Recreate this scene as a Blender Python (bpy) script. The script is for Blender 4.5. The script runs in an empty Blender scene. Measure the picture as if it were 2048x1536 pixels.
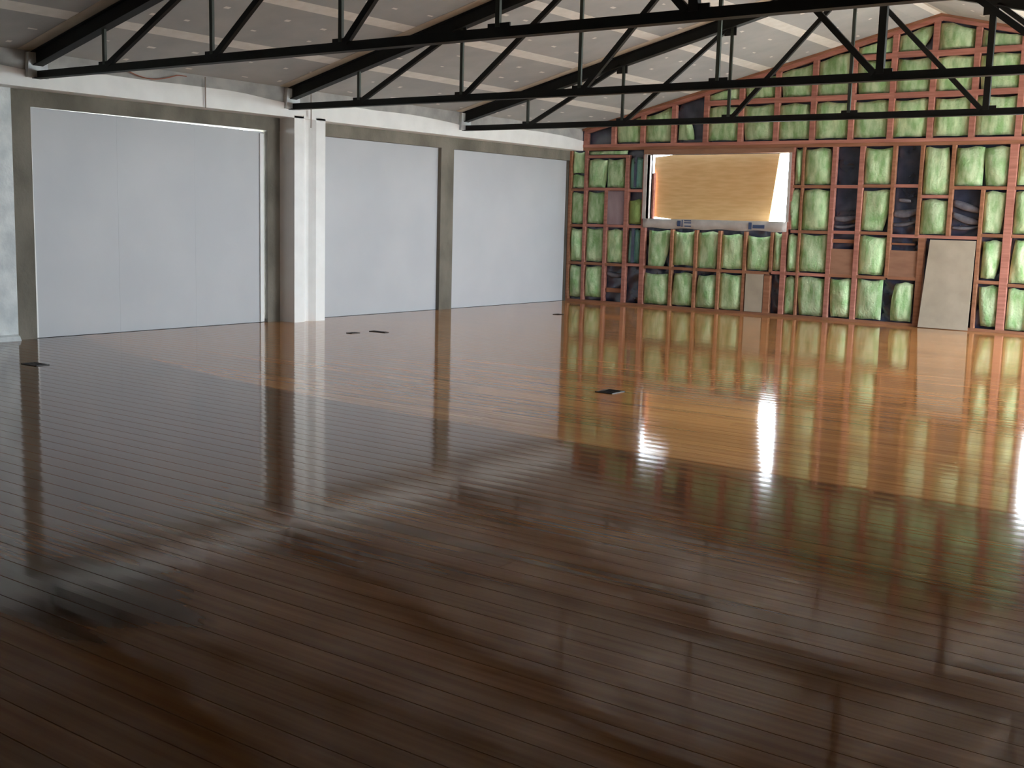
import bpy, bmesh, math, random
from mathutils import Vector, Matrix

random.seed(7)
sc = bpy.context.scene
col = sc.collection

# ------------------------------------------------------------------ camera
YAW, PITCH, ROLL, FPX = 0.63323, -0.14104, 0.02649, 2323.2
CAM = Vector((12.6355, -18.8942, 1.55))
fw = Vector((-math.sin(YAW)*math.cos(PITCH), math.cos(YAW)*math.cos(PITCH), math.sin(PITCH)))
rt = Vector((math.cos(YAW), math.sin(YAW), 0))
up = rt.cross(fw)
r2 = rt*math.cos(ROLL) + up*math.sin(ROLL)
u2 = -rt*math.sin(ROLL) + up*math.cos(ROLL)
cd = bpy.data.cameras.new('camera')
cd.sensor_fit = 'HORIZONTAL'; cd.sensor_width = 36.0; cd.lens = 36.0*FPX/2048.0
cd.clip_start = 0.05; cd.clip_end = 500
cam = bpy.data.objects.new('camera', cd)
m = Matrix((r2, u2, -fw)).transposed().to_4x4(); m.translation = CAM
cam.matrix_world = m
col.objects.link(cam); sc.camera = cam

# ------------------------------------------------------------------ sky and exposure
SKY = 20.0
w = bpy.data.worlds.new('overcast_sky'); sc.world = w; w.use_nodes = True
bg = w.node_tree.nodes['Background']
bg.inputs['Color'].default_value = (0.82, 0.92, 1.0, 1); bg.inputs['Strength'].default_value = SKY
vs = sc.view_settings
vs.view_transform = 'Standard'; vs.look = 'None'; vs.exposure = 0.58; vs.gamma = 1.0
vs.use_curve_mapping = False
sc.cycles.use_denoising = True
sc.cycles.max_bounces = 7; sc.cycles.diffuse_bounces = 5; sc.cycles.glossy_bounces = 4
sc.cycles.sample_clamp_indirect = 8.0
sc.cycles.use_adaptive_sampling = True; sc.cycles.adaptive_threshold = 0.02

# ------------------------------------------------------------------ room measures (metres)
XR, YB = 13.7, -21.5          # right wall plane, rear wall plane; gable wall at y = 0, left wall at x = 0
RX = 6.85                     # ridge
def ceil_z(x): return 3.2 + 0.245*(x if x < RX else 2*RX - x)
TRUSS_Y = [-11.3, -7.45, -3.62]
WIN1 = (1.72, 4.47, 1.62, 2.79)
WIN2 = (8.55, 11.30, 1.58, 2.79)
ADDED_SIDE_WINDOWS = [(-10.6, -8.8, 1.5, 2.7), (-7.2, -5.6, 1.5, 2.7), (-4.5, -0.3, 0.02, 2.95)]   # y0, y1, z0, z1 in the right wall; unseen, placed and sized for the light

def portal(name, loc, rot, sx, sy):
    l = bpy.data.lights.new(name, 'AREA'); l.shape = 'RECTANGLE'; l.size = sx; l.size_y = sy
    l.cycles.is_portal = True
    o = bpy.data.objects.new(name, l); o.location = loc; o.rotation_euler = rot; col.objects.link(o)
    return o
for (y0, y1, z0, z1) in ADDED_SIDE_WINDOWS:
    portal('daylight_portal', (XR+0.16, (y0+y1)/2, (z0+z1)/2), (0, math.radians(90), 0), z1-z0, y1-y0)
portal('daylight_portal', ((WIN2[0]+WIN2[1])/2, 0.17, (WIN2[2]+WIN2[3])/2), (math.radians(-90), 0, 0), WIN2[1]-WIN2[0], WIN2[3]-WIN2[2])
portal('daylight_portal', ((WIN1[0]+WIN1[1])/2, 0.34, (WIN1[2]+WIN1[3])/2), (math.radians(-90), 0, 0), WIN1[1]-WIN1[0], WIN1[3]-WIN1[2])

# ------------------------------------------------------------------ helpers
def lin(c):
    return tuple((v/255/12.92 if v/255 <= 0.04045 else ((v/255+0.055)/1.055)**2.4) for v in c) + (1,)

def mat(name, c1, c2=None, rough=0.7, scale=(6, 6, 6), bump=0.0, bscale=40, rnd=0.0, spec=0.5, metal=0.0, detail=4, lo=0.35, hi=0.65):
    """two-tone noise material; rnd = value spread from object to object"""
    M = bpy.data.materials.new(name); M.use_nodes = True
    nt = M.node_tree; N = nt.nodes; L = nt.links
    b = N['Principled BSDF']
    b.inputs['Roughness'].default_value = rough; b.inputs['Metallic'].default_value = metal
    b.inputs['Specular IOR Level'].default_value = spec
    geo = N.new('ShaderNodeNewGeometry')
    mp = N.new('ShaderNodeMapping'); mp.inputs['Scale'].default_value = scale
    L.new(geo.outputs['Position'], mp.inputs['Vector'])
    nz = N.new('ShaderNodeTexNoise'); nz.inputs['Scale'].default_value = 1.0; nz.inputs['Detail'].default_value = detail
    L.new(mp.outputs['Vector'], nz.inputs['Vector'])
    cr = N.new('ShaderNodeValToRGB')
    cr.color_ramp.elements[0].position = lo; cr.color_ramp.elements[1].position = hi
    cr.color_ramp.elements[0].color = lin(c1); cr.color_ramp.elements[1].color = lin(c2 or c1)
    L.new(nz.outputs['Fac'], cr.inputs['Fac'])
    out = cr.outputs['Color']
    if rnd:
        oi = N.new('ShaderNodeObjectInfo')
        mr = N.new('ShaderNodeMapRange'); mr.inputs['To Min'].default_value = 1-rnd; mr.inputs['To Max'].default_value = 1+rnd
        L.new(oi.outputs['Random'], mr.inputs['Value'])
        hs = N.new('ShaderNodeHueSaturation'); L.new(out, hs.inputs['Color']); L.new(mr.outputs['Result'], hs.inputs['Value'])
        out = hs.outputs['Color']
    L.new(out, b.inputs['Base Color'])
    if bump:
        n2 = N.new('ShaderNodeTexNoise'); n2.inputs['Scale'].default_value = bscale; n2.inputs['Detail'].default_value = 3
        L.new(geo.outputs['Position'], n2.inputs['Vector'])
        bp = N.new('ShaderNodeBump'); bp.inputs['Strength'].default_value = bump; bp.inputs['Distance'].default_value = 0.02
        L.new(n2.outputs['Fac'], bp.inputs['Height']); L.new(bp.outputs['Normal'], b.inputs['Normal'])
    return M

class MB:
    def __init__(s): s.v = []; s.f = []
    def add(s, vs_, fs):
        k = len(s.v); s.v += [tuple(v) for v in vs_]; s.f += [tuple(i+k for i in f) for f in fs]
    def box(s, x0, x1, y0, y1, z0, z1):
        s.add([(x, y, z) for x in (x0, x1) for y in (y0, y1) for z in (z0, z1)],
              [(0, 1, 3, 2), (4, 6, 7, 5), (0, 4, 5, 1), (2, 3, 7, 6), (0, 2, 6, 4), (1, 5, 7, 3)])
        return s
    def bar(s, a, b, wdt, hgt, side=(0, 1, 0)):
        """box from a to b; wdt measured along side, hgt across"""
        a = Vector(a); b = Vector(b); d = (b-a).normalized(); sd = Vector(side); sd = (sd - d*sd.dot(d)).normalized(); t = d.cross(sd)
        P = []
        for e in (a, b):
            for i in (-1, 1):
                for j in (-1, 1): P.append(e + sd*(i*wdt/2) + t*(j*hgt/2))
        s.add(P, [(0, 2, 3, 1), (4, 5, 7, 6), (0, 1, 5, 4), (2, 6, 7, 3), (0, 4, 6, 2), (1, 3, 7, 5)])
        return s
    def prism(s, poly, axis, a0, a1):
        """extrude a 2-D polygon; axis 'x': poly=(y,z); 'y': poly=(x,z); 'z': poly=(x,y)"""
        n = len(poly)
        def P(p, a): return {'x': (a, p[0], p[1]), 'y': (p[0], a, p[1]), 'z': (p[0], p[1], a)}[axis]
        s.add([P(p, a0) for p in poly] + [P(p, a1) for p in poly],
              [tuple(range(n)), tuple(range(2*n-1, n-1, -1))] + [(i, i+n, (i+1) % n + n, (i+1) % n) for i in range(n)])
        return s
    def tube(s, pts, r, n=6):
        pts = [Vector(p) for p in pts]; rings = []
        for i, p in enumerate(pts):
            d = (pts[min(i+1, len(pts)-1)] - pts[max(i-1, 0)]).normalized()
            a = d.orthogonal().normalized(); b = d.cross(a)
            rings.append([p + a*(r*math.cos(2*math.pi*k/n)) + b*(r*math.sin(2*math.pi*k/n)) for k in range(n)])
        vv = [v for rg in rings for v in rg]; ff = []
        for i in range(len(pts)-1):
            for k in range(n): ff.append((i*n+k, i*n+(k+1) % n, (i+1)*n+(k+1) % n, (i+1)*n+k))
        ff += [tuple(range(n-1, -1, -1)), tuple((len(pts)-1)*n+k for k in range(n))]
        s.add(vv, ff); return s
    def mesh(s, name, m, smooth=False):
        me = bpy.data.meshes.new(name); me.from_pydata(s.v, [], s.f)
        bm = bmesh.new(); bm.from_mesh(me); bmesh.ops.recalc_face_normals(bm, faces=bm.faces); bm.to_mesh(me); bm.free()
        me.materials.append(m)
        if smooth:
            for p in me.polygons: p.use_smooth = True
        return me
    def build(s, name, m, parent=None, smooth=False):
        return link(name, s.mesh(name, m, smooth), parent)

def link(name, data, parent=None):
    o = bpy.data.objects.new(name, data); col.objects.link(o)
    if parent is not None: o.parent = parent
    return o
def empty(name, loc=(0, 0, 0)):
    o = bpy.data.objects.new(name, None); o.location = loc; o.empty_display_size = 0.2; col.objects.link(o); return o
def tag(o, label, cat, group=None):
    o['label'] = label; o['category'] = cat
    if group: o['group'] = group
    return o
def struct(o, label=None):
    o['kind'] = 'structure'
    if label: o['label'] = label
    return o
def stuff(o):
    o['kind'] = 'stuff'; return o

# ------------------------------------------------------------------ materials
M_conc = mat('weathered_concrete', (96, 92, 82), (128, 122, 110), 0.85, (2, 2, 1.2), 0.25, 30)
M_white = mat('white_paint', (236, 236, 234), (244, 244, 242), 0.6, (3, 3, 3), 0.05, 20)
M_plaster = mat('rough_white_plaster', (200, 206, 208), (226, 230, 230), 0.8, (5, 5, 5), 0.3, 25)
M_greyplaster = mat('grey_plaster', (150, 149, 146), (172, 170, 166), 0.85, (4, 4, 4), 0.2, 20)
M_board = mat('white_board', (182, 184, 188), (189, 190, 193), 0.5, (1, 1, 1), 0.02, 30, spec=0.35)
M_gib = mat('ceiling_board_paper', (164, 166, 165), (175, 176, 174), 0.9, (2, 2, 2), 0, rnd=0.03)
M_pack = mat('pale_packing_timber', (196, 186, 166), (212, 202, 184), 0.85, (2, 8, 8))
M_stop = mat('white_jointing_plaster', (222, 220, 212), (232, 230, 224), 0.85, (8, 8, 8))
M_steel = mat('black_painted_steel', (17, 19, 19), (24, 26, 25), 0.6, (3, 3, 3), spec=0.3)
M_rod = mat('dull_green_steel', (48, 56, 50), (62, 70, 62), 0.55, (3, 3, 3), spec=0.4)
M_pink = mat('pink_treated_timber', (158, 102, 88), (186, 128, 112), 0.75, (1.5, 20, 20), 0.1, 60, rnd=0.12)
M_brown = mat('brown_shaded_timber', (136, 92, 66), (162, 112, 84), 0.75, (1.5, 20, 20), 0.1, 60, rnd=0.1)  # framing timber browned by shade, the shade put into this colour
M_batt = mat('green_glasswool', (146, 186, 128), (204, 226, 184), 0.95, (11, 11, 4), 0.6, 30, rnd=0.16, spec=0.1)
M_lime = mat('lime_glasswool', (142, 166, 100), (156, 180, 112), 0.95, (9, 9, 4), 0.5, 35, spec=0.1)
M_teal = mat('blue_green_glasswool', (104, 152, 144), (132, 180, 162), 0.95, (14, 14, 2), 0.5, 35, spec=0.1)
M_wrap = mat('navy_building_wrap', (32, 41, 62), (56, 64, 86), 0.26, (4, 4, 4), 0, spec=1.0)
M_ply = mat('tan_plywood', (222, 178, 118), (234, 194, 136), 0.7, (3, 6, 26), 0.05, 30, detail=6)
M_pale = mat('pale_plasterboard', (164, 154, 136), (178, 168, 150), 0.85, (3, 3, 3))
M_mauve = mat('mauve_grey_board', (140, 118, 124), (160, 140, 144), 0.85, (6, 6, 2))
M_bply = mat('brown_bracing_ply', (142, 104, 82), (160, 120, 96), 0.8, (3, 3, 10))
M_paper = mat('grey_flashing_paper', (186, 180, 174), (204, 198, 192), 0.7, (5, 5, 5), 0.2, 14)
M_blue = mat('blue_print', (56, 74, 112), (70, 88, 124), 0.6, (8, 8, 8))
M_black = mat('black_fitting', (18, 17, 17), (26, 24, 24), 0.5, (8, 8, 8))
M_red = mat('red_cable', (150, 92, 74), None, 0.6)
M_cord = mat('grey_cord', (150, 140, 128), None, 0.7)
M_sub = mat('dark_subfloor', (30, 22, 16), None, 0.9)
M_ext = mat('pale_exterior_concrete', (208, 207, 201), (216, 214, 208), 0.95, (0.5, 0.5, 0.5))
M_wallp = mat('raw_grey_lining', (150, 146, 138), (164, 160, 152), 0.85, (2, 2, 2))

def floor_material():
    M = bpy.data.materials.new('lacquered_timber'); M.use_nodes = True
    nt = M.node_tree; N = nt.nodes; L = nt.links; b = N['Principled BSDF']
    def math_(op, a, c=None, clamp=False):
        n = N.new('ShaderNodeMath'); n.operation = op; n.use_clamp = clamp
        for i, v in enumerate((a, c)):
            if v is None: continue
            if isinstance(v, (int, float)): n.inputs[i].default_value = v
            else: L.new(v, n.inputs[i])
        return n.outputs[0]
    geo = N.new('ShaderNodeNewGeometry'); oi = N.new('ShaderNodeObjectInfo')
    sep = N.new('ShaderNodeSeparateXYZ'); L.new(geo.outputs['Position'], sep.inputs[0])
    # grain stretched along the board, shifted from board to board
    off = N.new('ShaderNodeCombineXYZ'); L.new(math_('MULTIPLY', oi.outputs['Random'], 57.0), off.inputs[0]); L.new(math_('MULTIPLY', oi.outputs['Random'], 31.0), off.inputs[1])
    va = N.new('ShaderNodeVectorMath'); va.operation = 'ADD'; L.new(geo.outputs['Position'], va.inputs[0]); L.new(off.outputs[0], va.inputs[1])
    mp = N.new('ShaderNodeMapping'); mp.inputs['Scale'].default_value = (0.9, 26, 1); L.new(va.outputs[0], mp.inputs['Vector'])
    nz = N.new('ShaderNodeTexNoise'); nz.inputs['Scale'].default_value = 1.0; nz.inputs['Detail'].default_value = 6; L.new(mp.outputs[0], nz.inputs['Vector'])
    cr = N.new('ShaderNodeValToRGB'); e = cr.color_ramp.elements
    e[0].position = 0.3; e[0].color = lin((168, 112, 64)); e[1].position = 0.72; e[1].color = lin((204, 146, 90))
    L.new(nz.outputs['Fac'], cr.inputs['Fac'])
    hs = N.new('ShaderNodeHueSaturation')
    mr = N.new('ShaderNodeMapRange'); mr.inputs['To Min'].default_value = 0.82; mr.inputs['To Max'].default_value = 1.18; L.new(oi.outputs['Random'], mr.inputs['Value'])
    L.new(cr.outputs['Color'], hs.inputs['Color']); L.new(mr.outputs[0], hs.inputs['Value'])
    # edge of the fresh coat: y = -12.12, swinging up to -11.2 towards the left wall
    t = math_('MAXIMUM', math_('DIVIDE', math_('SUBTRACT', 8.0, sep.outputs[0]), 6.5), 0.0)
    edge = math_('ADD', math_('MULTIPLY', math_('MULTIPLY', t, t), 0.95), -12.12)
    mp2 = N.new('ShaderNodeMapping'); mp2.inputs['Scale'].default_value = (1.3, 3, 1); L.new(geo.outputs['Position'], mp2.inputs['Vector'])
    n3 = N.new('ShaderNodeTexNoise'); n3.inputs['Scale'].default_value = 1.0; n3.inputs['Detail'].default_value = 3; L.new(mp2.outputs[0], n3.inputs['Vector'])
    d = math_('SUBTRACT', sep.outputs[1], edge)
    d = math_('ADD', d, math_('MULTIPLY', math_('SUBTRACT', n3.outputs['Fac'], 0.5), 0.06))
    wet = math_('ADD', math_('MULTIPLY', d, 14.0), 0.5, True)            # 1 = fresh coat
    # dark bluish patch in the foreground, broken up along the boards
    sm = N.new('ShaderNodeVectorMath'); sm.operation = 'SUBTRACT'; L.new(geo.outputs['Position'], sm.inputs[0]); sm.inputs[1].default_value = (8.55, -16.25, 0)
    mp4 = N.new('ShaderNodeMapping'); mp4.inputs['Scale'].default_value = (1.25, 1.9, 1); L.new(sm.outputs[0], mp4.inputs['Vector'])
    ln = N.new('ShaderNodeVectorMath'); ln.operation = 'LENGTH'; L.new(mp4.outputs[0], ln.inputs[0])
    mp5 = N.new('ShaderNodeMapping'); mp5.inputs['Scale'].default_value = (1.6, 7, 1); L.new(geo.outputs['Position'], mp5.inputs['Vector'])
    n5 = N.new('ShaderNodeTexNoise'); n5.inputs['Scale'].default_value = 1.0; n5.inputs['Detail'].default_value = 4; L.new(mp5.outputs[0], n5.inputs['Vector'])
    dark_patch = math_('MULTIPLY', math_('SUBTRACT', math_('ADD', math_('SUBTRACT', 1.0, ln.outputs['Value']), math_('MULTIPLY', n5.outputs['Fac'], 1.2)), 0.75), 2.5, True)
    mx = N.new('ShaderNodeMix'); mx.data_type = 'RGBA'; L.new(math_('MULTIPLY', dark_patch, 0.75), mx.inputs['Factor'])
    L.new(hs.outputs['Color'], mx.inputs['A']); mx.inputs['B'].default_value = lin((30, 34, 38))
    mx2 = N.new('ShaderNodeMix'); mx2.data_type = 'RGBA'; mx2.blend_type = 'MULTIPLY'; mx2.inputs['Factor'].default_value = 1.0
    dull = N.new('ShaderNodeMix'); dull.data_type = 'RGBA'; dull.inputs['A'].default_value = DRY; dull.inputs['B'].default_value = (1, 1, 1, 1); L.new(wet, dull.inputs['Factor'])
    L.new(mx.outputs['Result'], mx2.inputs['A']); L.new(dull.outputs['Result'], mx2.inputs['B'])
    L.new(mx2.outputs['Result'], b.inputs['Base Color'])
    rg = math_('ADD', math_('MULTIPLY', wet, -0.01), 0.055)
    rg = math_('ADD', rg, math_('MULTIPLY', n3.outputs['Fac'], 0.05))
    L.new(rg, b.inputs['Roughness'])
    L.new(math_('ADD', math_('MULTIPLY', wet, 0.06), 0.29), b.inputs['Specular IOR Level'])
    bp = N.new('ShaderNodeBump'); bp.inputs['Strength'].default_value = 0.02; bp.inputs['Distance'].default_value = 0.004
    L.new(nz.outputs['Fac'], bp.inputs['Height']); L.new(bp.outputs['Normal'], b.inputs['Normal'])
    return M
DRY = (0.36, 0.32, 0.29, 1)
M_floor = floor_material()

# ------------------------------------------------------------------ exterior ground
g = MB().box(-60, 80, -80, 80, -0.7, -0.6).build('ground', M_ext); struct(g, 'bare grey ground outside the hall')

# ------------------------------------------------------------------ floor: every board a piece
fl = MB().box(-0.25, XR+0.2, YB-0.2, 0.25, -0.12, -0.03).build('floor', M_sub); struct(fl, 'glossy lacquered timber strip floor')
PW = 0.135
def plank_mesh(L):
    e = 0.0018; hw = PW/2-0.0004
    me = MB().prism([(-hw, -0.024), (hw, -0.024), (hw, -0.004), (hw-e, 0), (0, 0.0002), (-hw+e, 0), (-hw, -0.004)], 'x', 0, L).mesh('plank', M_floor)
    return me
rows = int(-YB/PW)
back = MB()
for i in range(rows+1):
    y = -PW/2 - i*PW
    if y < -18.6:
        back.box(0, XR, y-PW/2+0.0006, y+PW/2-0.0006, -0.024, 0); continue
    s_ = random.uniform(4.0, 9.7)
    for a, b_ in ((0.0, s_), (s_+0.0015, XR)):
        o = link('plank', plank_mesh(b_-a), fl); o.location = (a, y, 0)
        o.rotation_euler = (random.gauss(0, 0.0008), 0, 0)
stuff(back.build('plank_rows', M_floor, fl))

# ------------------------------------------------------------------ ceiling
EX = [0.0, 1.38, 2.67, 3.98, 5.22, 6.50, RX]
EX = EX + [2*RX - x for x in reversed(EX[:-1])]
ce = MB().prism([(-0.3, ceil_z(-0.3)+0.03), (RX, ceil_z(RX)+0.03), (XR+0.3, ceil_z(XR+0.3)+0.03), (XR+0.3, ceil_z(XR+0.3)+0.1), (RX, ceil_z(RX)+0.1), (-0.3, ceil_z(-0.3)+0.1)], 'y', YB-0.2, 0.25).build('ceiling', M_gib)
struct(ce, 'pitched ceiling of grey plasterboard with white stopped joints')
EY = [YB] + [-18.9, -15.15] + TRUSS_Y + [0.0]
for i in range(len(EX)-1):
    x0, x1 = EX[i], EX[i+1]
    for j in range(len(EY)-1):
        ym = [EY[j], EY[j+1]]
        for k in range(len(ym)-1):
            a, b_ = ym[k]+0.002, ym[k+1]-0.002
            p = [(x0+0.002, ceil_z(x0+0.002)), (x1-0.002, ceil_z(x1-0.002)), (x1-0.002, ceil_z(x1-0.002)+0.028), (x0+0.002, ceil_z(x0+0.002)+0.028)]
            MB().prism(p, 'y', a, b_).build('ceiling_sheet', M_gib, ce)
def slope_strip(xc, wd, y0, y1, m_, th, name, parent):
    a, b_ = xc-wd/2, xc+wd/2
    if abs(xc-RX) < 0.01:
        poly = [(a, ceil_z(a)), (xc, ceil_z(xc)), (b_, ceil_z(b_)), (b_, ceil_z(b_)-th), (xc, ceil_z(xc)-th), (a, ceil_z(a)-th)]
    else:
        poly = [(a, ceil_z(a)), (b_, ceil_z(b_)), (b_, ceil_z(b_)-th), (a, ceil_z(a)-th)]
    return MB().prism(poly, 'y', y0, y1).build(name, m_, parent)
for x in EX[1:-1]:
    if abs(x-RX) < 0.5 and x != RX: continue
    for j in range(len(EY)-1):
        slope_strip(x, 0.20+random.uniform(-0.015, 0.015), EY[j]+0.01, EY[j+1]-0.01, M_stop, 0.0015, 'stopped_joint', ce)
for y in TRUSS_Y + [-15.15, -18.9]:        # pale packing strip over every truss line
    for s_ in (0, 1):
        x0, x1 = (0.3, RX) if s_ == 0 else (RX, XR-0.3)
        MB().prism([(x0, ceil_z(x0)), (x1, ceil_z(x1)), (x1, ceil_z(x1)-0.004), (x0, ceil_z(x0)-0.004)], 'y', y-0.22, y+0.1).build('packing_strip', M_pack, ce)
dab = MB()
for i in range(len(EX)-1):
    x0, x1 = EX[i], EX[i+1]
    if x1-x0 < 0.6: continue
    for fx in (0.33, 0.67):
        x = x0+(x1-x0)*fx; y = YB+0.3
        while y < -0.1:
            xx = x+random.uniform(-0.03, 0.03); s1 = random.uniform(0.05, 0.11); s2 = random.uniform(0.012, 0.03)
            dab.add([(xx-s2, y, ceil_z(xx-s2)-0.002), (xx+s2, y, ceil_z(xx+s2)-0.002), (xx+s2, y+s1, ceil_z(xx+s2)-0.002), (xx-s2, y+s1, ceil_z(xx-s2)-0.002)], [(0, 1, 2, 3)])
            y += random.choice((0.45, 0.6, 0.6, 0.9))
stuff(dab.build('plaster_dabs', M_stop, ce))

# ------------------------------------------------------------------ left wall
wl = empty('wall_left'); struct(wl, 'left wall of grey concrete frame with a white fascia above')
def cpost(y0, y1): return MB().box(-0.3, 0, y0, y1, -0.03, 2.72).build('concrete_post', M_conc, wl)
cpost(-11.45, -11.2); cpost(-7.62, -7.15); cpost(-3.83, -3.5); cpost(0.0, 0.1)
for a, b_ in ((-11.45, -7.62), (-7.62, -3.67), (-3.67, 0.1)):
    MB().box(-0.3, 0.004, a, b_, 2.69, 2.9).build('concrete_beam', M_conc, wl)
# white fascia with an uneven top edge, lower at each truss
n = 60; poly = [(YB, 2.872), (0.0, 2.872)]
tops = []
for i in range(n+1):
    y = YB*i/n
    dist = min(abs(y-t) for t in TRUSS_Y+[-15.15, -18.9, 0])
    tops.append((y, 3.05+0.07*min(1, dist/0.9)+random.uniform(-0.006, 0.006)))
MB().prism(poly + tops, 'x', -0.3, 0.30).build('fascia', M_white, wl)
MB().box(-0.3, 0.285, YB, 0, 3.0, 3.29).build('upper_band', M_greyplaster, wl)  # grey band between fascia and ceiling
# boxed white pillar with a hollow down the front
pil = [(-0.2, -7.39), (0.30, -7.39), (0.30, -7.21), (0.27, -7.165), (0.235, -7.12), (0.225, -7.09), (0.235, -7.06), (0.27, -7.015), (0.30, -6.97), (0.30, -6.79), (-0.2, -6.79)]
MB().prism(pil, 'z', 0.0, 2.9).build('boxed_pillar', M_white, wl)
MB().box(-0.3, 0.02, YB, -11.45, 0.0, 2.9).build('plastered_bay', M_plaster, wl)
MB().prism([(0.02, 0.0), (0.10, 0.0), (0.07, 0.05), (0.02, 0.07)], 'y', -16, -11.46).build('plaster_ledge', M_plaster, wl)
MB().box(-0.3, 0, -6.8, -6.735, 0, 2.72).build('pillar_backing', M_white, wl)
MB().box(-0.13, 0, YB, 0.1, -0.12, -0.001).build('floor_edge', M_sub, wl)

# white boards closing the bays
def infill(y0, y1, sheets, label, gap_top, gap_side, strips):
    e = empty('infill_board', (-0.08, (y0+y1)/2, 0)); tag(e, label, 'wall board', 'white boards closing the bays of the left wall')
    oy = (y0+y1)/2
    y0 += 0.0015; y1 -= 0.0015
    edges = [y0 + (y1-gap_side-y0)*i/sheets for i in range(sheets+1)]
    for i in range(sheets):
        a, b_ = edges[i]+(0.0006 if i else 0), edges[i+1]-(0.0006 if i < sheets-1 else 0)
        def top(y): return 2.688 - gap_top*max(0, (y-y0)/(y1-y0)-0.15)
        MB().prism([(a-oy, 0.0006), (b_-oy, 0.0006), (b_-oy, top(b_)), (a-oy, top(a))], 'x', -0.01, 0.01).build('board_sheet', M_board, e)
    if strips:
        MB().prism([(y0-oy, 0.004), (y0+0.05-oy, 0.004), (y0+0.03-oy, 2.685), (y0-oy, 2.685)], 'x', 0.011, 0.03).build('edge_strip', M_white, e)
        MB().box(0.011, 0.03, y1-0.085-oy, y1-0.02-oy, 0.004, 2.64).build('edge_strip', M_white, e)
    return e
infill(-11.2, -7.62, 3, 'wide bluish white board infill left of the boxed pillar, daylight along its top edge', 0.026, 0.012, True)
infill(-6.73, -3.83, 1, 'white board infill between the boxed pillar and the bare concrete post', 0.0, 0.0, False)
infill(-3.5, -0.002, 1, 'white board infill between the concrete post and the gable wall corner', 0.0, 0.0, False)
MB().box(-0.22, -0.115, -11.2, -7.62, 0, 0.06).build('bay_leak_stop', M_conc, wl)  # unseen strip added behind the board to stop light leaking under it
MB().box(-0.34, -0.28, -7.62, 0.1, 0, 2.7).build('bay_backing', M_conc, wl)

# ------------------------------------------------------------------ right wall and rear wall (behind or beside the camera)
wr = MB()
ys = [YB-0.2] + [v for w_ in sorted(ADDED_SIDE_WINDOWS) for v in w_[:2]] + [0.25]
for i in range(0, len(ys), 2): wr.box(XR, XR+0.2, ys[i], ys[i+1], 0, 3.3)
for (y0, y1, z0, z1) in ADDED_SIDE_WINDOWS:
    wr.box(XR, XR+0.2, y0, y1, 0, z0); wr.box(XR, XR+0.2, y0, y1, z1, 3.3)
struct(wr.build('wall_right', M_wallp), 'right wall with added window openings')
for k, (y0, y1, z0, z1) in enumerate(ADDED_SIDE_WINDOWS):
    f = MB()
    f.box(XR+0.05, XR+0.13, y0, y0+0.05, z0, z1).box(XR+0.05, XR+0.13, y1-0.05, y1, z0, z1)
    f.box(XR+0.05, XR+0.13, y0, y1, z0, z0+0.05).box(XR+0.05, XR+0.13, y0, y1, z1-0.05, z1)
    f.box(XR+0.06, XR+0.12, (y0+y1)/2-0.025, (y0+y1)/2+0.025, z0, z1)
    struct(f.build('window_%d' % (k+3), M_white), 'unseen open window frame added in the right wall')
rw = MB().prism([(-0.3, 0), (XR+0.2, 0), (XR+0.2, 3.25), (RX, 5.0), (-0.3, 3.25)], 'y', YB-0.2, YB).build('wall_front', M_wallp)
struct(rw, 'rear gable wall behind the viewer')

# ------------------------------------------------------------------ far gable wall: frame, insulation, wrap
wb = empty('wall_back'); struct(wb, 'far gable wall of pink timber framing with green insulation')
D = 0.095
def stud(x, z0, z1, wd=0.05, m_=None, y0=0.0): return MB().box(x-wd/2, x+wd/2, y0, D, z0, z1).build('stud', m_ or M_pink, wb)
def nog(x0, x1, z, h=0.05, m_=None, y0=0.004): return MB().box(x0, x1, y0, D, z-h/2, z+h/2).build('nog', m_ or M_pink, wb)
# wrinkled building wrap behind everything, with the window openings left free
def wrap(x0, x1, z0, z1, rake=False):
    nx = max(2, int((x1-x0)/0.05)); nz = max(2, int((z1-z0)/0.045)); V = []; F = []
    for j in range(nz+1):
        for i in range(nx+1):
            x = x0+(x1-x0)*i/nx; z = z0+(z1-z0)*j/nz
            if rake: z = min(z, ceil_z(x)-0.02)
            sl = max(0.0, min(1.0, (2.15-z)/0.5)) if z < 2.6 else 0.35
            y = D+0.035-sl*(0.045*abs(math.sin(7*z+3*math.sin(2.9*x)+2.2*x))**1.5+0.010*math.sin(29*z-9*x+2*math.sin(7*x)))+random.uniform(-0.0015, 0.0015)
            V.append((x, y, z))
    for j in range(nz):
        for i in range(nx): F.append((j*(nx+1)+i, j*(nx+1)+i+1, (j+1)*(nx+1)+i+1, (j+1)*(nx+1)+i))
    b_ = MB(); b_.add(V, F); return b_.build('building_wrap', M_wrap, wb, True)
wrap(-0.1, WIN1[0]-0.01, 0, 2.9); wrap(WIN1[0]-0.01, WIN1[1]+0.01, 0, WIN1[2]-0.02); wrap(WIN1[1]+0.01, WIN2[0]-0.01, 0, 2.9)
wrap(WIN2[0]-0.01, WIN2[1]+0.01, 0, WIN2[2]-0.02); wrap(WIN2[1]+0.01, XR, 0, 2.9)
wrap(-0.1, XR, 2.78, ceil_z(RX), True)
cl = MB()      # cladding outside
for (x0, x1, z0, z1) in ((-0.3, WIN1[0], -0.6, 2.9), (WIN1[0], WIN1[1], -0.6, WIN1[2]), (WIN1[1], WIN2[0], -0.6, 2.9), (WIN2[0], WIN2[1], -0.6, WIN2[2]), (WIN2[1], XR+0.2, -0.6, 2.9)):
    cl.box(x0, x1, 0.16, 0.2, z0, z1)
cl.prism([(-0.3, 2.79), (XR+0.2, 2.79), (XR+0.2, 3.27), (RX, 4.93), (-0.3, 3.27)], 'y', 0.16, 0.2)
cl.build('outer_cladding', M_wrap, wb)
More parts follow.
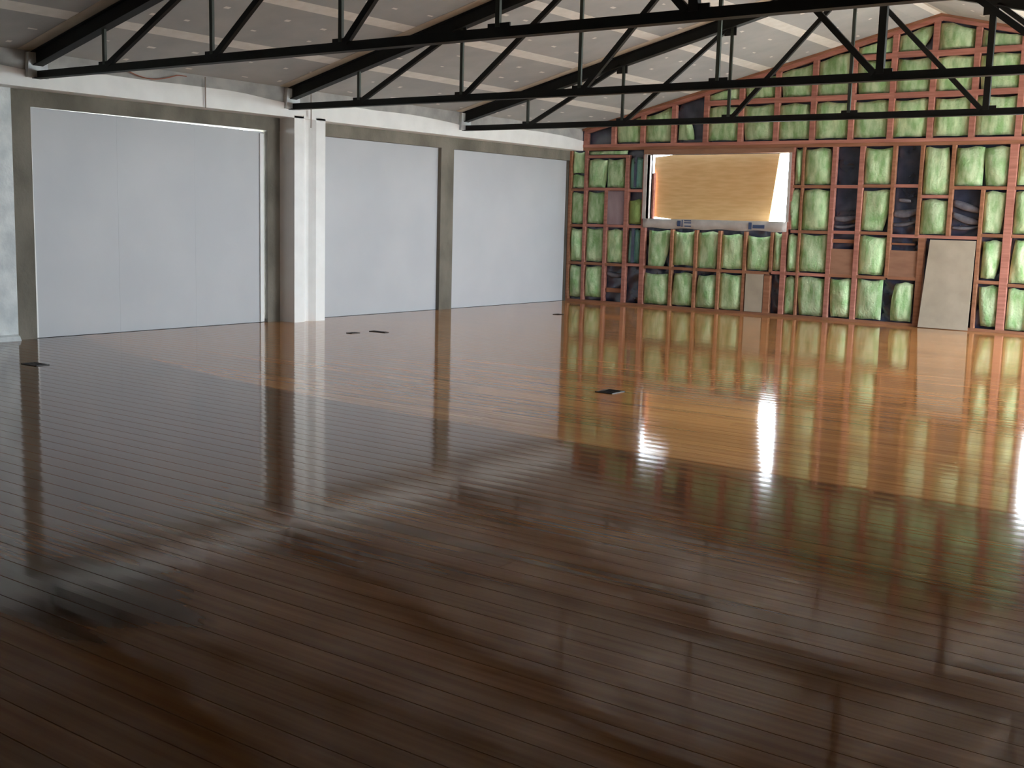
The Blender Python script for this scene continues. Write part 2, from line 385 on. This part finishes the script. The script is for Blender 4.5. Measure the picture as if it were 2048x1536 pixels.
# plates and lower studs
MB().box(0.3, XR, -0.012, D, 2.93, 2.985).build('top_plate', M_pink, wb)
MB().box(0.3, XR, 0.0, D, 2.875, 2.928).build('top_plate', M_brown, wb)
MB().box(0.0, XR, 0.0, D, 0.0, 0.045).build('bottom_plate', M_brown, wb)
for x, z0, z1, wd, mm in [
    (0.02, 0.045, 2.87, 0.06, M_brown), (0.375, 0.045, 2.875, 0.055, M_pink), (0.845, 0.045, 2.13, 0.06, M_pink), (1.29, 0.045, 2.78, 0.075, M_pink),
    (1.675, 0.045, 2.78, 0.09, M_pink), (2.285, 0.045, 1.44, 0.05, M_brown), (2.775, 0.045, 1.44, 0.05, M_brown), (3.245, 0.045, 1.44, 0.05, M_brown),
    (3.74, 0.045, 1.44, 0.05, M_brown), (4.19, 0.045, 0.70, 0.11, M_brown), (4.235, 0.75, 1.44, 0.045, M_brown), (4.465, 0.045, 1.5, 0.085, M_pink),
    (4.53, 1.5, 2.875, 0.07, M_pink), (4.725, 0.045, 2.875, 0.032, M_brown), (5.265, 0.045, 2.875, 0.07, M_pink), (5.73, 0.045, 2.875, 0.075, M_pink),
    (6.26, 0.76, 2.875, 0.055, M_brown), (6.70, 1.44, 2.875, 0.05, M_brown), (6.79, 0.045, 1.42, 0.10, M_brown), (7.185, 1.46, 2.875, 0.055, M_brown),
    (7.665, 0.045, 2.2, 0.05, M_brown), (8.075, 0.045, 2.875, 0.115, M_pink), (8.50, 0.045, 2.875, 0.09, M_pink), (8.98, 0.045, 1.44, 0.05, M_pink),
    (9.47, 0.045, 1.44, 0.05, M_brown), (9.96, 0.045, 1.44, 0.05, M_pink), (10.45, 0.045, 1.44, 0.05, M_brown), (10.94, 0.045, 1.44, 0.05, M_pink),
    (11.35, 0.045, 2.875, 0.09, M_pink), (11.85, 0.045, 2.875, 0.05, M_pink), (12.35, 0.045, 2.875, 0.05, M_pink), (12.85, 0.045, 2.875, 0.05, M_brown), (13.35, 0.045, 2.875, 0.05, M_pink)]:
    stud(x, z0, z1, wd, mm)
for x0, x1, z, mm in [
    (0.40, 1.25, 2.155, M_pink), (1.33, 1.63, 2.13, M_pink), (0.40, 1.25, 2.76, M_pink), (0.05, 0.35, 2.14, M_brown), (0.05, 0.35, 1.46, M_brown), (0.40, 0.815, 1.47, M_pink),
    (0.875, 1.25, 1.47, M_pink), (1.33, 1.63, 1.47, M_pink), (0.05, 0.35, 0.745, M_brown), (0.40, 0.815, 0.745, M_brown), (0.875, 1.25, 0.745, M_brown), (1.33, 1.63, 0.76, M_pink),
    (1.72, 2.26, 0.735, M_brown), (2.31, 2.75, 0.735, M_brown), (2.80, 3.22, 0.735, M_brown), (3.27, 3.715, 0.735, M_brown), (3.765, 4.21, 0.735, M_brown), (4.26, 4.42, 0.75, M_pink),
    (4.51, 4.71, 0.75, M_pink), (4.74, 5.23, 0.75, M_pink), (5.30, 5.69, 0.755, M_brown), (5.77, 6.235, 0.755, M_brown), (6.285, 6.74, 0.765, M_brown),
    (4.57, 4.71, 1.465, M_pink), (4.74, 5.23, 1.465, M_brown), (5.30, 5.69, 1.475, M_pink), (5.77, 6.235, 1.475, M_brown), (6.285, 7.64, 1.445, M_pink), (7.69, 8.02, 1.49, M_brown),
    (4.57, 4.71, 2.22, M_brown), (4.74, 5.23, 2.22, M_brown), (5.30, 5.69, 2.225, M_pink), (5.77, 6.235, 2.235, M_brown), (6.285, 6.675, 2.24, M_pink), (6.725, 7.16, 2.075, M_pink),
    (7.21, 7.64, 2.215, M_brown), (7.64, 8.02, 2.215, M_brown), (7.69, 8.02, 0.77, M_brown), (8.135, 8.455, 0.74, M_brown), (8.135, 8.455, 1.49, M_brown), (8.135, 8.455, 2.215, M_brown),
    (8.55, 8.955, 0.74, M_brown), (9.0, 9.445, 0.74, M_brown), (9.5, 9.935, 0.74, M_pink), (9.99, 10.425, 0.74, M_brown), (10.48, 10.915, 0.74, M_pink), (10.97, 11.3, 0.74, M_pink),
    (11.4, 11.82, 0.74, M_pink), (11.88, 12.32, 0.74, M_pink), (12.38, 12.82, 0.74, M_pink), (12.88, 13.32, 0.74, M_pink),
    (11.4, 11.82, 1.48, M_pink), (11.88, 12.32, 1.48, M_pink), (12.38, 12.82, 1.48, M_pink), (12.88, 13.32, 1.48, M_pink),
    (11.4, 11.82, 2.2, M_pink), (11.88, 12.32, 2.2, M_pink), (12.38, 12.82, 2.2, M_pink), (12.88, 13.32, 2.2, M_pink)]:
    nog(x0, x1, z, 0.05, mm)

# insulation batts: soft pillows
def batt(x0, x1, z0, z1, mm=None, bulge=0.05, crook=None, toplim=False):
    """crook: (edge, dx at z0, dx at z1) pulls one edge away from its stud"""
    nx, nz = 6, 8
    a1, a2, p1 = random.uniform(0.3, 1.0), random.uniform(0.2, 1.0), random.uniform(0, 6)
    c0, c1 = random.uniform(-0.012, 0.012), random.uniform(-0.012, 0.012)
    V = []; F = []
    for j in range(nz+1):
        t = j/nz
        for i in range(nx+1):
            u = i/nx
            xa, xb = x0+0.004+c0*t, x1-0.004-abs(c1)*(1-t)
            if crook:
                e, d0, d1 = crook; sh = (d0*(1-t)**2 + d1*t**2)
                if e == 'r': xb -= sh
                else: xa += sh
            x = xa+(xb-xa)*u; zt = z1
            if toplim: zt = max(z0+0.02, min(z1, ceil_z(x)-0.105))
            z = z0+(zt-z0)*t
            if j == nz: z -= 0.035*abs(math.sin(p1+3*u))
            if j == 0: z += 0.012*abs(math.sin(p1*1.7+4*u))
            pf = (max(0, math.sin(math.pi*u))**0.45)*(max(0, math.sin(math.pi*min(1, max(0, t))))**0.4)
            y = 0.055-bulge*pf*(0.75+0.25*math.sin(p1+5*a1*u+4*a2*t))-0.018*math.sin(9*u*a1+5*t*a2+p1)*pf+random.uniform(-0.004, 0.004)
            V.append((x, y, z))
    W = nx+1
    for j in range(nz):
        for i in range(nx): F.append((j*W+i, j*W+i+1, (j+1)*W+i+1, (j+1)*W+i))
    ring = [i for i in range(W)] + [j*W+nx for j in range(1, nz+1)] + [nz*W+i for i in range(nx-1, -1, -1)] + [j*W for j in range(nz-1, 0, -1)]
    k = len(V)
    for r in ring: V.append((V[r][0], 0.09, V[r][2]))
    for i in range(len(ring)):
        j = (i+1) % len(ring); F.append((ring[i], k+i, k+j, ring[j]))
    b_ = MB(); b_.add(V, F); return b_.build('insulation_batt', mm or M_batt, wb, True)
for r in [(0.05, 0.345, 2.45, 2.87), (0.05, 0.345, 2.17, 2.44), (0.05, 0.345, 1.49, 2.1), (0.05, 0.345, 0.78, 1.42), (0.05, 0.345, 0.08, 0.71),
          (0.41, 1.25, 2.79, 2.87), (0.41, 0.83, 2.18, 2.73), (0.83, 1.25, 2.18, 2.73), (0.41, 0.81, 1.5, 2.12), (0.41, 0.81, 0.78, 1.43), (0.88, 1.25, 0.78, 1.42), (0.41, 0.81, 0.1, 0.71),
          (2.31, 2.75, 0.79, 1.42), (2.80, 3.22, 0.76, 1.43), (3.27, 3.715, 0.77, 1.40), (4.26, 4.42, 0.78, 1.45),
          (1.72, 2.26, 0.05, 0.64), (2.31, 2.75, 0.06, 0.68), (2.80, 3.22, 0.05, 0.66), (3.27, 3.715, 0.05, 0.70),
          (4.57, 4.71, 2.25, 2.87), (4.74, 5.23, 2.25, 2.87), (5.77, 6.23, 2.26, 2.86), (6.73, 7.155, 2.1, 2.86), (7.21, 7.64, 2.24, 2.86), (7.64, 8.01, 2.24, 2.86),
          (4.51, 4.71, 1.49, 2.19), (4.74, 5.23, 1.49, 2.19), (6.73, 7.155, 1.48, 2.045), (7.69, 8.01, 1.52, 2.18),
          (4.51, 4.71, 0.78, 1.43), (4.74, 5.23, 0.79, 1.44), (5.77, 6.23, 0.79, 1.44), (8.14, 8.45, 0.77, 1.46), (8.14, 8.45, 1.52, 2.18), (8.14, 8.45, 2.25, 2.86),
          (4.51, 4.71, 0.05, 0.71), (4.74, 5.23, 0.05, 0.72), (5.30, 5.69, 0.06, 0.72), (5.77, 6.2, 0.06, 0.73), (8.14, 8.45, 0.05, 0.71)]:
    batt(*r, None, random.uniform(0.045, 0.08), random.choice([None, None, None, ('r', 0.05, 0.0), ('l', 0.0, 0.05), ('r', 0.0, 0.06), ('l', 0.05, 0.0)]) if r[1]-r[0] > 0.3 else None)
batt(1.78, 2.25, 0.72, 1.43, None, 0.07, ('r', 0.16, 0.02)); batt(3.77, 4.21, 0.77, 1.38, None, 0.07, ('r', 0.05, -0.02))
batt(5.77, 6.23, 1.51, 2.19, None, 0.06, ('r', 0.10, 0.0)); batt(6.32, 6.70, 0.06, 0.71, None, 0.09, ('l', 0.04, 0.10))
batt(7.72, 8.01, 0.82, 1.43, None, 0.06, ('r', 0.08, 0.0)); batt(7.72, 8.01, 0.08, 0.73, None, 0.05, ('l', 0.06, 0.0))
batt(1.33, 1.63, 2.17, 2.75, M_teal); batt(1.33, 1.63, 1.51, 1.98, M_lime); batt(1.35, 1.60, 0.79, 1.43, M_teal)
MB().box(1.44, 1.49, -0.002, 0.02, 2.19, 2.74).build('wrap_strip', M_wrap, wb); MB().box(1.44, 1.50, -0.002, 0.02, 0.80, 1.42).build('wrap_strip', M_wrap, wb)
for x0, x1 in ((8.55, 8.955), (9.0, 9.445), (9.5, 9.935), (9.99, 10.425), (10.48, 10.915), (10.97, 11.3)):
    batt(x0, x1, 0.06, 0.7); batt(x0, x1, 0.78, 1.42)
for x0, x1 in ((11.4, 11.82), (11.88, 12.32), (12.38, 12.82), (12.88, 13.32)):
    for z0, z1 in ((0.06, 0.7), (0.78, 1.44), (1.52, 2.16), (2.24, 2.86)): batt(x0, x1, z0, z1)
# boards let into single bays
MB().box(0.88, 1.25, 0.02, 0.05, 1.5, 2.12).build('bay_board', M_mauve, wb)
MB().box(3.79, 4.12, 0.0, 0.03, 0.05, 0.71).build('bay_board', M_pale, wb)
MB().box(5.30, 5.69, 0.02, 0.05, 0.78, 1.2).build('bay_board', M_bply, wb)
MB().box(6.27, 6.74, 0.02, 0.05, 0.79, 1.21).build('bay_board', M_bply, wb)
# small timber scraps across the two open bays
for x0, x1, z0, z1 in ((0.9, 1.24, 0.22, 0.30), (5.30, 5.69, 1.30, 1.36), (6.285, 6.67, 1.30, 1.33)):
    MB().box(x0, x1, 0.05, D, z0, z1).build('blocking', M_brown, wb)

# folds of the wrap in the open bays, its sheen put into their grey
M_fold_sheen = mat('grey_wrap_sheen', (84, 86, 98), (116, 116, 124), 0.5, (10, 10, 10))
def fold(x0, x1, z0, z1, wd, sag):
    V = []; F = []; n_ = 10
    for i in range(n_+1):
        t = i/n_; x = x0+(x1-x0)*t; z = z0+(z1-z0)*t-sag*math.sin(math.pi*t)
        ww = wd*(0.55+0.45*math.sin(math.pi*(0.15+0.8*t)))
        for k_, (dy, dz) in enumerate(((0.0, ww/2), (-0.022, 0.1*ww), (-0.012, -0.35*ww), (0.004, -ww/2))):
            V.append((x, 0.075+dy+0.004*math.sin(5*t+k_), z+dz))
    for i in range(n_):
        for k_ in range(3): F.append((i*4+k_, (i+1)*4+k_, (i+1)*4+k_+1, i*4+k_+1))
    b_ = MB(); b_.add(V, F); o = b_.build('wrap_sheen_fold', M_fold_sheen, wb, True)
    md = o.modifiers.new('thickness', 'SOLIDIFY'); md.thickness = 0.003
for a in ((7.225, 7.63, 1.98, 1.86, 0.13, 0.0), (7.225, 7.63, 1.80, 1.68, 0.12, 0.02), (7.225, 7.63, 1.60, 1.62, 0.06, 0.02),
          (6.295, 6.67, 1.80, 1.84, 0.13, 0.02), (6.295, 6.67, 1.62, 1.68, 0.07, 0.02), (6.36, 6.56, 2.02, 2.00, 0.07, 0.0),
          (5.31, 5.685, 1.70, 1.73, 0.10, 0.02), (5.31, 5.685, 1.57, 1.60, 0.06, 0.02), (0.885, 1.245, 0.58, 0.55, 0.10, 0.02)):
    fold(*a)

# gable triangle: rake plates, studs, nogs and clipped batts
for s_ in (0, 1):
    x0, x1 = (0.32, RX) if s_ == 0 else (RX, XR)
    MB().prism([(x0, ceil_z(x0)-0.002), (x1, ceil_z(x1)-0.002), (x1, ceil_z(x1)-0.095), (x0, ceil_z(x0)-0.095)], 'y', -0.01, D).build('rake_plate', M_pink, wb)
    MB().prism([(x0, ceil_z(x0)-0.003), (x1, ceil_z(x1)-0.003), (x1, ceil_z(x1)-0.04), (x0, ceil_z(x0)-0.04)], 'y', -0.06, -0.011).build('rake_batten', M_brown, wb)
US = [0.35, 0.96, 1.58, 2.22, 2.86, 3.53, 4.19, 4.84, 5.50, 6.15, 6.78, 7.42, 8.10, 8.75, 9.40, 10.05, 10.70, 11.35, 12.0, 12.65, 13.3]
for x in US:
    if ceil_z(x)-0.1 > 3.0: stud(x, 2.985, ceil_z(x)-0.095, 0.085, M_pink)
for i in range(len(US)-1):
    a, b_ = US[i]+0.0425, US[i+1]-0.0425
    xm = (a+b_)/2; lim = min(ceil_z(a), ceil_z(b_))-0.095
    zs = [2.99]
    for z in (3.66, 4.29):
        if lim > z+0.06:
            nog(a, b_, z+random.uniform(-0.008, 0.008), 0.085, M_pink, -0.002); zs.append(z)
    zs.append(99)
    for j in range(len(zs)-1):
        z0 = zs[j]+(0.045 if j else 0.02); z1 = zs[j+1]-0.045
        top = min(z1, max(ceil_z(a), ceil_z(b_))-0.1)
        if top-z0 < 0.08: continue
        if i == 0: continue                                   # open corner
        if i == 3 and j == len(zs)-2: continue                # open bay beside the slope
        if i == 9 and j == 2: batt(a, b_, z0, top, None, 0.05, ('r', 0.22, 0.02), True); continue
        batt(a, b_, z0, top, None, random.uniform(0.04, 0.06), random.choice([None, None, ('r', 0.0, 0.05), ('l', 0.04, 0.0)]), True)
batt(2.30, 2.62, 3.03, 3.42, None, 0.06, ('r', 0.0, 0.12), True)

# ------------------------------------------------------------------ windows in the gable
def window(nm, W, label):
    e = empty(nm, ((W[0]+W[1])/2, 0, W[2])); struct(e, label); o = Vector(((W[0]+W[1])/2, 0, W[2]))
    def part(x0, x1, y0, y1, z0, z1, n_, m_): return MB().box(x0-o.x, x1-o.x, y0, y1, z0-o.z, z1-o.z).build(n_, m_, e)
    part(W[0]-0.08, W[1]+0.08, -0.012, 0.2, W[3], W[3]+0.082, 'lintel', M_bply)
    part(W[0]-0.07, W[0], -0.006, 0.2, W[2], W[3], 'jamb', M_paper); part(W[1], W[1]+0.05, -0.006, 0.2, W[2], W[3], 'jamb', M_paper)
    part(W[0]-0.1, W[1], 0.1, 0.34, W[2]-0.05, W[2], 'sill', M_paper)
    return e, part
w1, part1 = window('window_1', WIN1, 'boarded window opening in the far gable wall')
part1(1.58, 1.755, 0.205, 0.27, 1.62, 2.46, 'reveal_stud', M_pink)
# flashing paper below the opening, printed in blue
V = []; F = []; nx = 28
for i in range(nx+1):
    x = 1.68+(4.50-1.68)*i/nx - (WIN1[0]+WIN1[1])/2
    for j, z in enumerate((1.455+0.01*math.sin(i*0.9), 1.54, 1.625)):
        V.append((x, -0.014-0.006*math.sin(i*1.7+j), z-WIN1[2]))
for i in range(nx):
    for j in range(2): F.append((i*3+j, (i+1)*3+j, (i+1)*3+j+1, i*3+j+1))
fp = MB(); fp.add(V, F); k = len(V)
fo = fp.build('flashing_paper', M_paper, w1, True)
sm_ = fo.modifiers.new('thickness', 'SOLIDIFY'); sm_.thickness = 0.004
cx = (WIN1[0]+WIN1[1])/2
pr = MB()
for (x0, x1, z0, z1) in ((2.40, 2.47, 1.50, 1.60), (2.49, 2.51, 1.49, 1.615), (2.54, 2.68, 1.595, 1.612), (2.54, 2.68, 1.555, 1.575), (2.55, 2.68, 1.495, 1.515), (3.80, 3.86, 1.48, 1.60), (3.88, 4.10, 1.50, 1.56)):
    pr.box(x0-cx, x1-cx, -0.0245, -0.0215, z0-WIN1[2], z1-WIN1[2])
pr.build('blue_print', M_blue, fo)
w2, part2 = window('window_2', WIN2, 'open window in the gable wall beside the pink trimmer stud')
part2(9.90, 9.95, 0.1, 0.16, WIN2[2], WIN2[3], 'mullion', M_paper)
part2(WIN2[0]-0.05, WIN2[1]+0.05, -0.02, 0.0, 1.46, 1.62, 'flashing_paper', M_paper)

# plywood sheet hung outside the first window
PY = 0.30
ply = MB().prism([(1.69, 1.665), (2.15, 1.62), (4.03, 1.62), (4.17, 2.83), (2.45, 2.83), (1.70, 2.755)], 'y', PY, PY+0.02).build('plywood_sheet', M_ply)
tag(ply, 'tan plywood sheet closing the window opening, bright daylight round its edges', 'plywood')

# pale board standing in the open bay of the gable wall
lb = MB()
lb.add([(6.86, -0.10, 0.01), (7.63, -0.10, 0.01), (7.63, -0.015, 1.40), (6.93, -0.015, 1.40), (6.86, -0.088, 0.01), (7.63, -0.088, 0.01), (7.63, -0.003, 1.40), (6.93, -0.003, 1.40)],
       [(0, 1, 2, 3), (7, 6, 5, 4), (0, 4, 5, 1), (1, 5, 6, 2), (2, 6, 7, 3), (3, 7, 4, 0)])
tag(lb.build('plasterboard_offcut', M_pale), 'large pale plasterboard offcut standing against the gable wall studs', 'board')

# ------------------------------------------------------------------ steel roof trusses
VX = [6.83 + k*1.745 for k in range(-3, 4)]
def truss(y, label):
    e = empty('roof_truss', (0, y, 2.97)); tag(e, label, 'roof truss', 'black steel roof trusses')
    def L(x, z): return (x, 0, z-2.97)
    xa, xb = 0.30, 2*6.83-0.30
    def tz(x): return ceil_z(min(x, 2*RX-x) if x > RX else x)-0.006
    # bottom chord: angle pair with flange below
    b_ = MB(); b_.bar(L(xa, 3.015), L(xb, 3.015), 0.03, 0.085); b_.bar(L(xa, 2.978), L(xb, 2.978), 0.10, 0.012); b_.build('bottom_chord', M_steel, e)
    for (x0, x1) in ((xa, RX), (RX, xb)):
        t = MB(); q = 0.085
        t.bar(L(x0, tz(x0)-q), L(x1, tz(x1)-q), 0.045, 0.15); t.bar(L(x0, tz(x0)-0.008), L(x1, tz(x1)-0.008), 0.12, 0.014); t.bar(L(x0, tz(x0)-0.16), L(x1, tz(x1)-0.16), 0.12, 0.014)
        t.build('top_chord', M_steel, e)
    for k, x in enumerate(VX):
        wd = 0.075 if k == 4 else 0.042
        MB().bar(L(x, 3.04), L(x, tz(x)-0.15), wd*0.7, wd, (0, 1, 0)).build('vertical_web', M_steel if k == 4 else M_rod, e)
    for k in range(3):
        MB().bar(L(VX[k]+0.06, 3.05), L(VX[k+1]-0.05, tz(VX[k+1]-0.05)-0.14), 0.045, 0.06).build('diagonal_web', M_steel, e)
        j = 6-k
        MB().bar(L(VX[j]-0.06, 3.05), L(VX[j-1]+0.05, tz(VX[j-1]+0.05)-0.14), 0.045, 0.06).build('diagonal_web', M_steel, e)
    for k, x in enumerate(VX):
        MB().box(x-0.10, x+0.12, -0.008, 0.008, 0.03, 0.12).build('gusset_plate', M_steel, e)
        if k in (1, 2, 4, 5): MB().box(x-0.12, x+0.06, -0.008, 0.008, tz(x)-2.97-0.27, tz(x)-2.97-0.14).build('gusset_plate', M_steel, e)
    MB().box(RX-0.18, RX+0.18, -0.009, 0.009, tz(RX)-2.97-0.32, tz(RX)-2.97-0.08).build('ridge_plate', M_steel, e)
    for x0, x1 in ((0.285, 0.345), (xb-0.045, xb+0.02)):
        MB().prism([(-0.13, 0.01), (0.13, 0.01), (0.11, 0.285), (-0.11, 0.285)], 'x', x0, x1).build('bearing_pad', M_plaster, e)
    return e
truss(TRUSS_Y[0], 'black steel roof truss nearest the viewer, its heel above the leftmost concrete post')
truss(TRUSS_Y[1], 'middle black steel roof truss, its heel above the white boxed pillar')
truss(TRUSS_Y[2], 'farthest black steel roof truss, crossing in front of the green gable wall')

# ------------------------------------------------------------------ small things
def vent(x, y, sx, sy, rz, label):
    e = empty('floor_vent', (x, y, 0.001)); e.rotation_euler = (0, 0, rz); tag(e, label, 'floor vent', 'dark fittings let into the floor')
    f = MB(); t = 0.012
    f.box(-sx/2, sx/2, -sy/2, -sy/2+t, 0, 0.006).box(-sx/2, sx/2, sy/2-t, sy/2, 0, 0.006).box(-sx/2, -sx/2+t, -sy/2, sy/2, 0, 0.006).box(sx/2-t, sx/2, -sy/2, sy/2, 0, 0.006)
    f.build('rim', M_black, e)
    MB().box(-sx/2+t, sx/2-t, -sy/2+t, sy/2-t, 0, 0.0025).build('pan', M_black, e)
    n_ = max(2, int(sy/0.035))
    for i in range(n_):
        yy = -sy/2+t+(sy-2*t)*(i+0.5)/n_
        MB().bar((-sx/2+t, yy, 0.004), (sx/2-t, yy, 0.004), 0.008, 0.003).build('slat', M_black, e)
    return e
vent(7.11, -9.84, 0.18, 0.24, 0, 'black square floor vent alone in the middle of the shiny floor')
vent(1.86, -7.80, 0.10, 0.16, 0, 'shorter of the paired dark floor slots in front of the boxed pillar')
vent(1.97, -7.42, 0.28, 0.09, 0, 'longer of the paired dark floor slots in front of the boxed pillar')
vent(2.08, -12.5, 0.26, 0.15, 0, 'dark floor vent below the leftmost concrete post')
vent(1.82, -2.92, 0.12, 0.14, 0, 'tiny dark floor vent near the far left corner')

cab = []
for i in range(21):
    t = i/20; cab.append((0.33, -10.25+1.0*t, 3.245-0.10*math.sin(math.pi*min(1, t*1.15))-0.02*t))
tag(MB().tube(cab, 0.007).build('loose_cable', M_red), 'thin reddish cable sagging below the ceiling edge', 'cable')
tag(MB().tube([(0.325, -8.95, 3.25), (0.325, -8.952, 3.0), (0.325, -8.95, 2.86)], 0.008).build('hanging_cord', M_cord), 'thin cord hanging down the white fascia between the first two trusses', 'cord')
tag(MB().tube([(0.36, -7.13, 3.27), (0.36, -7.128, 3.0), (0.36, -7.13, 2.75)], 0.008).build('hanging_cord', M_cord), 'thin grey cord hanging in front of the boxed pillar top', 'cord')
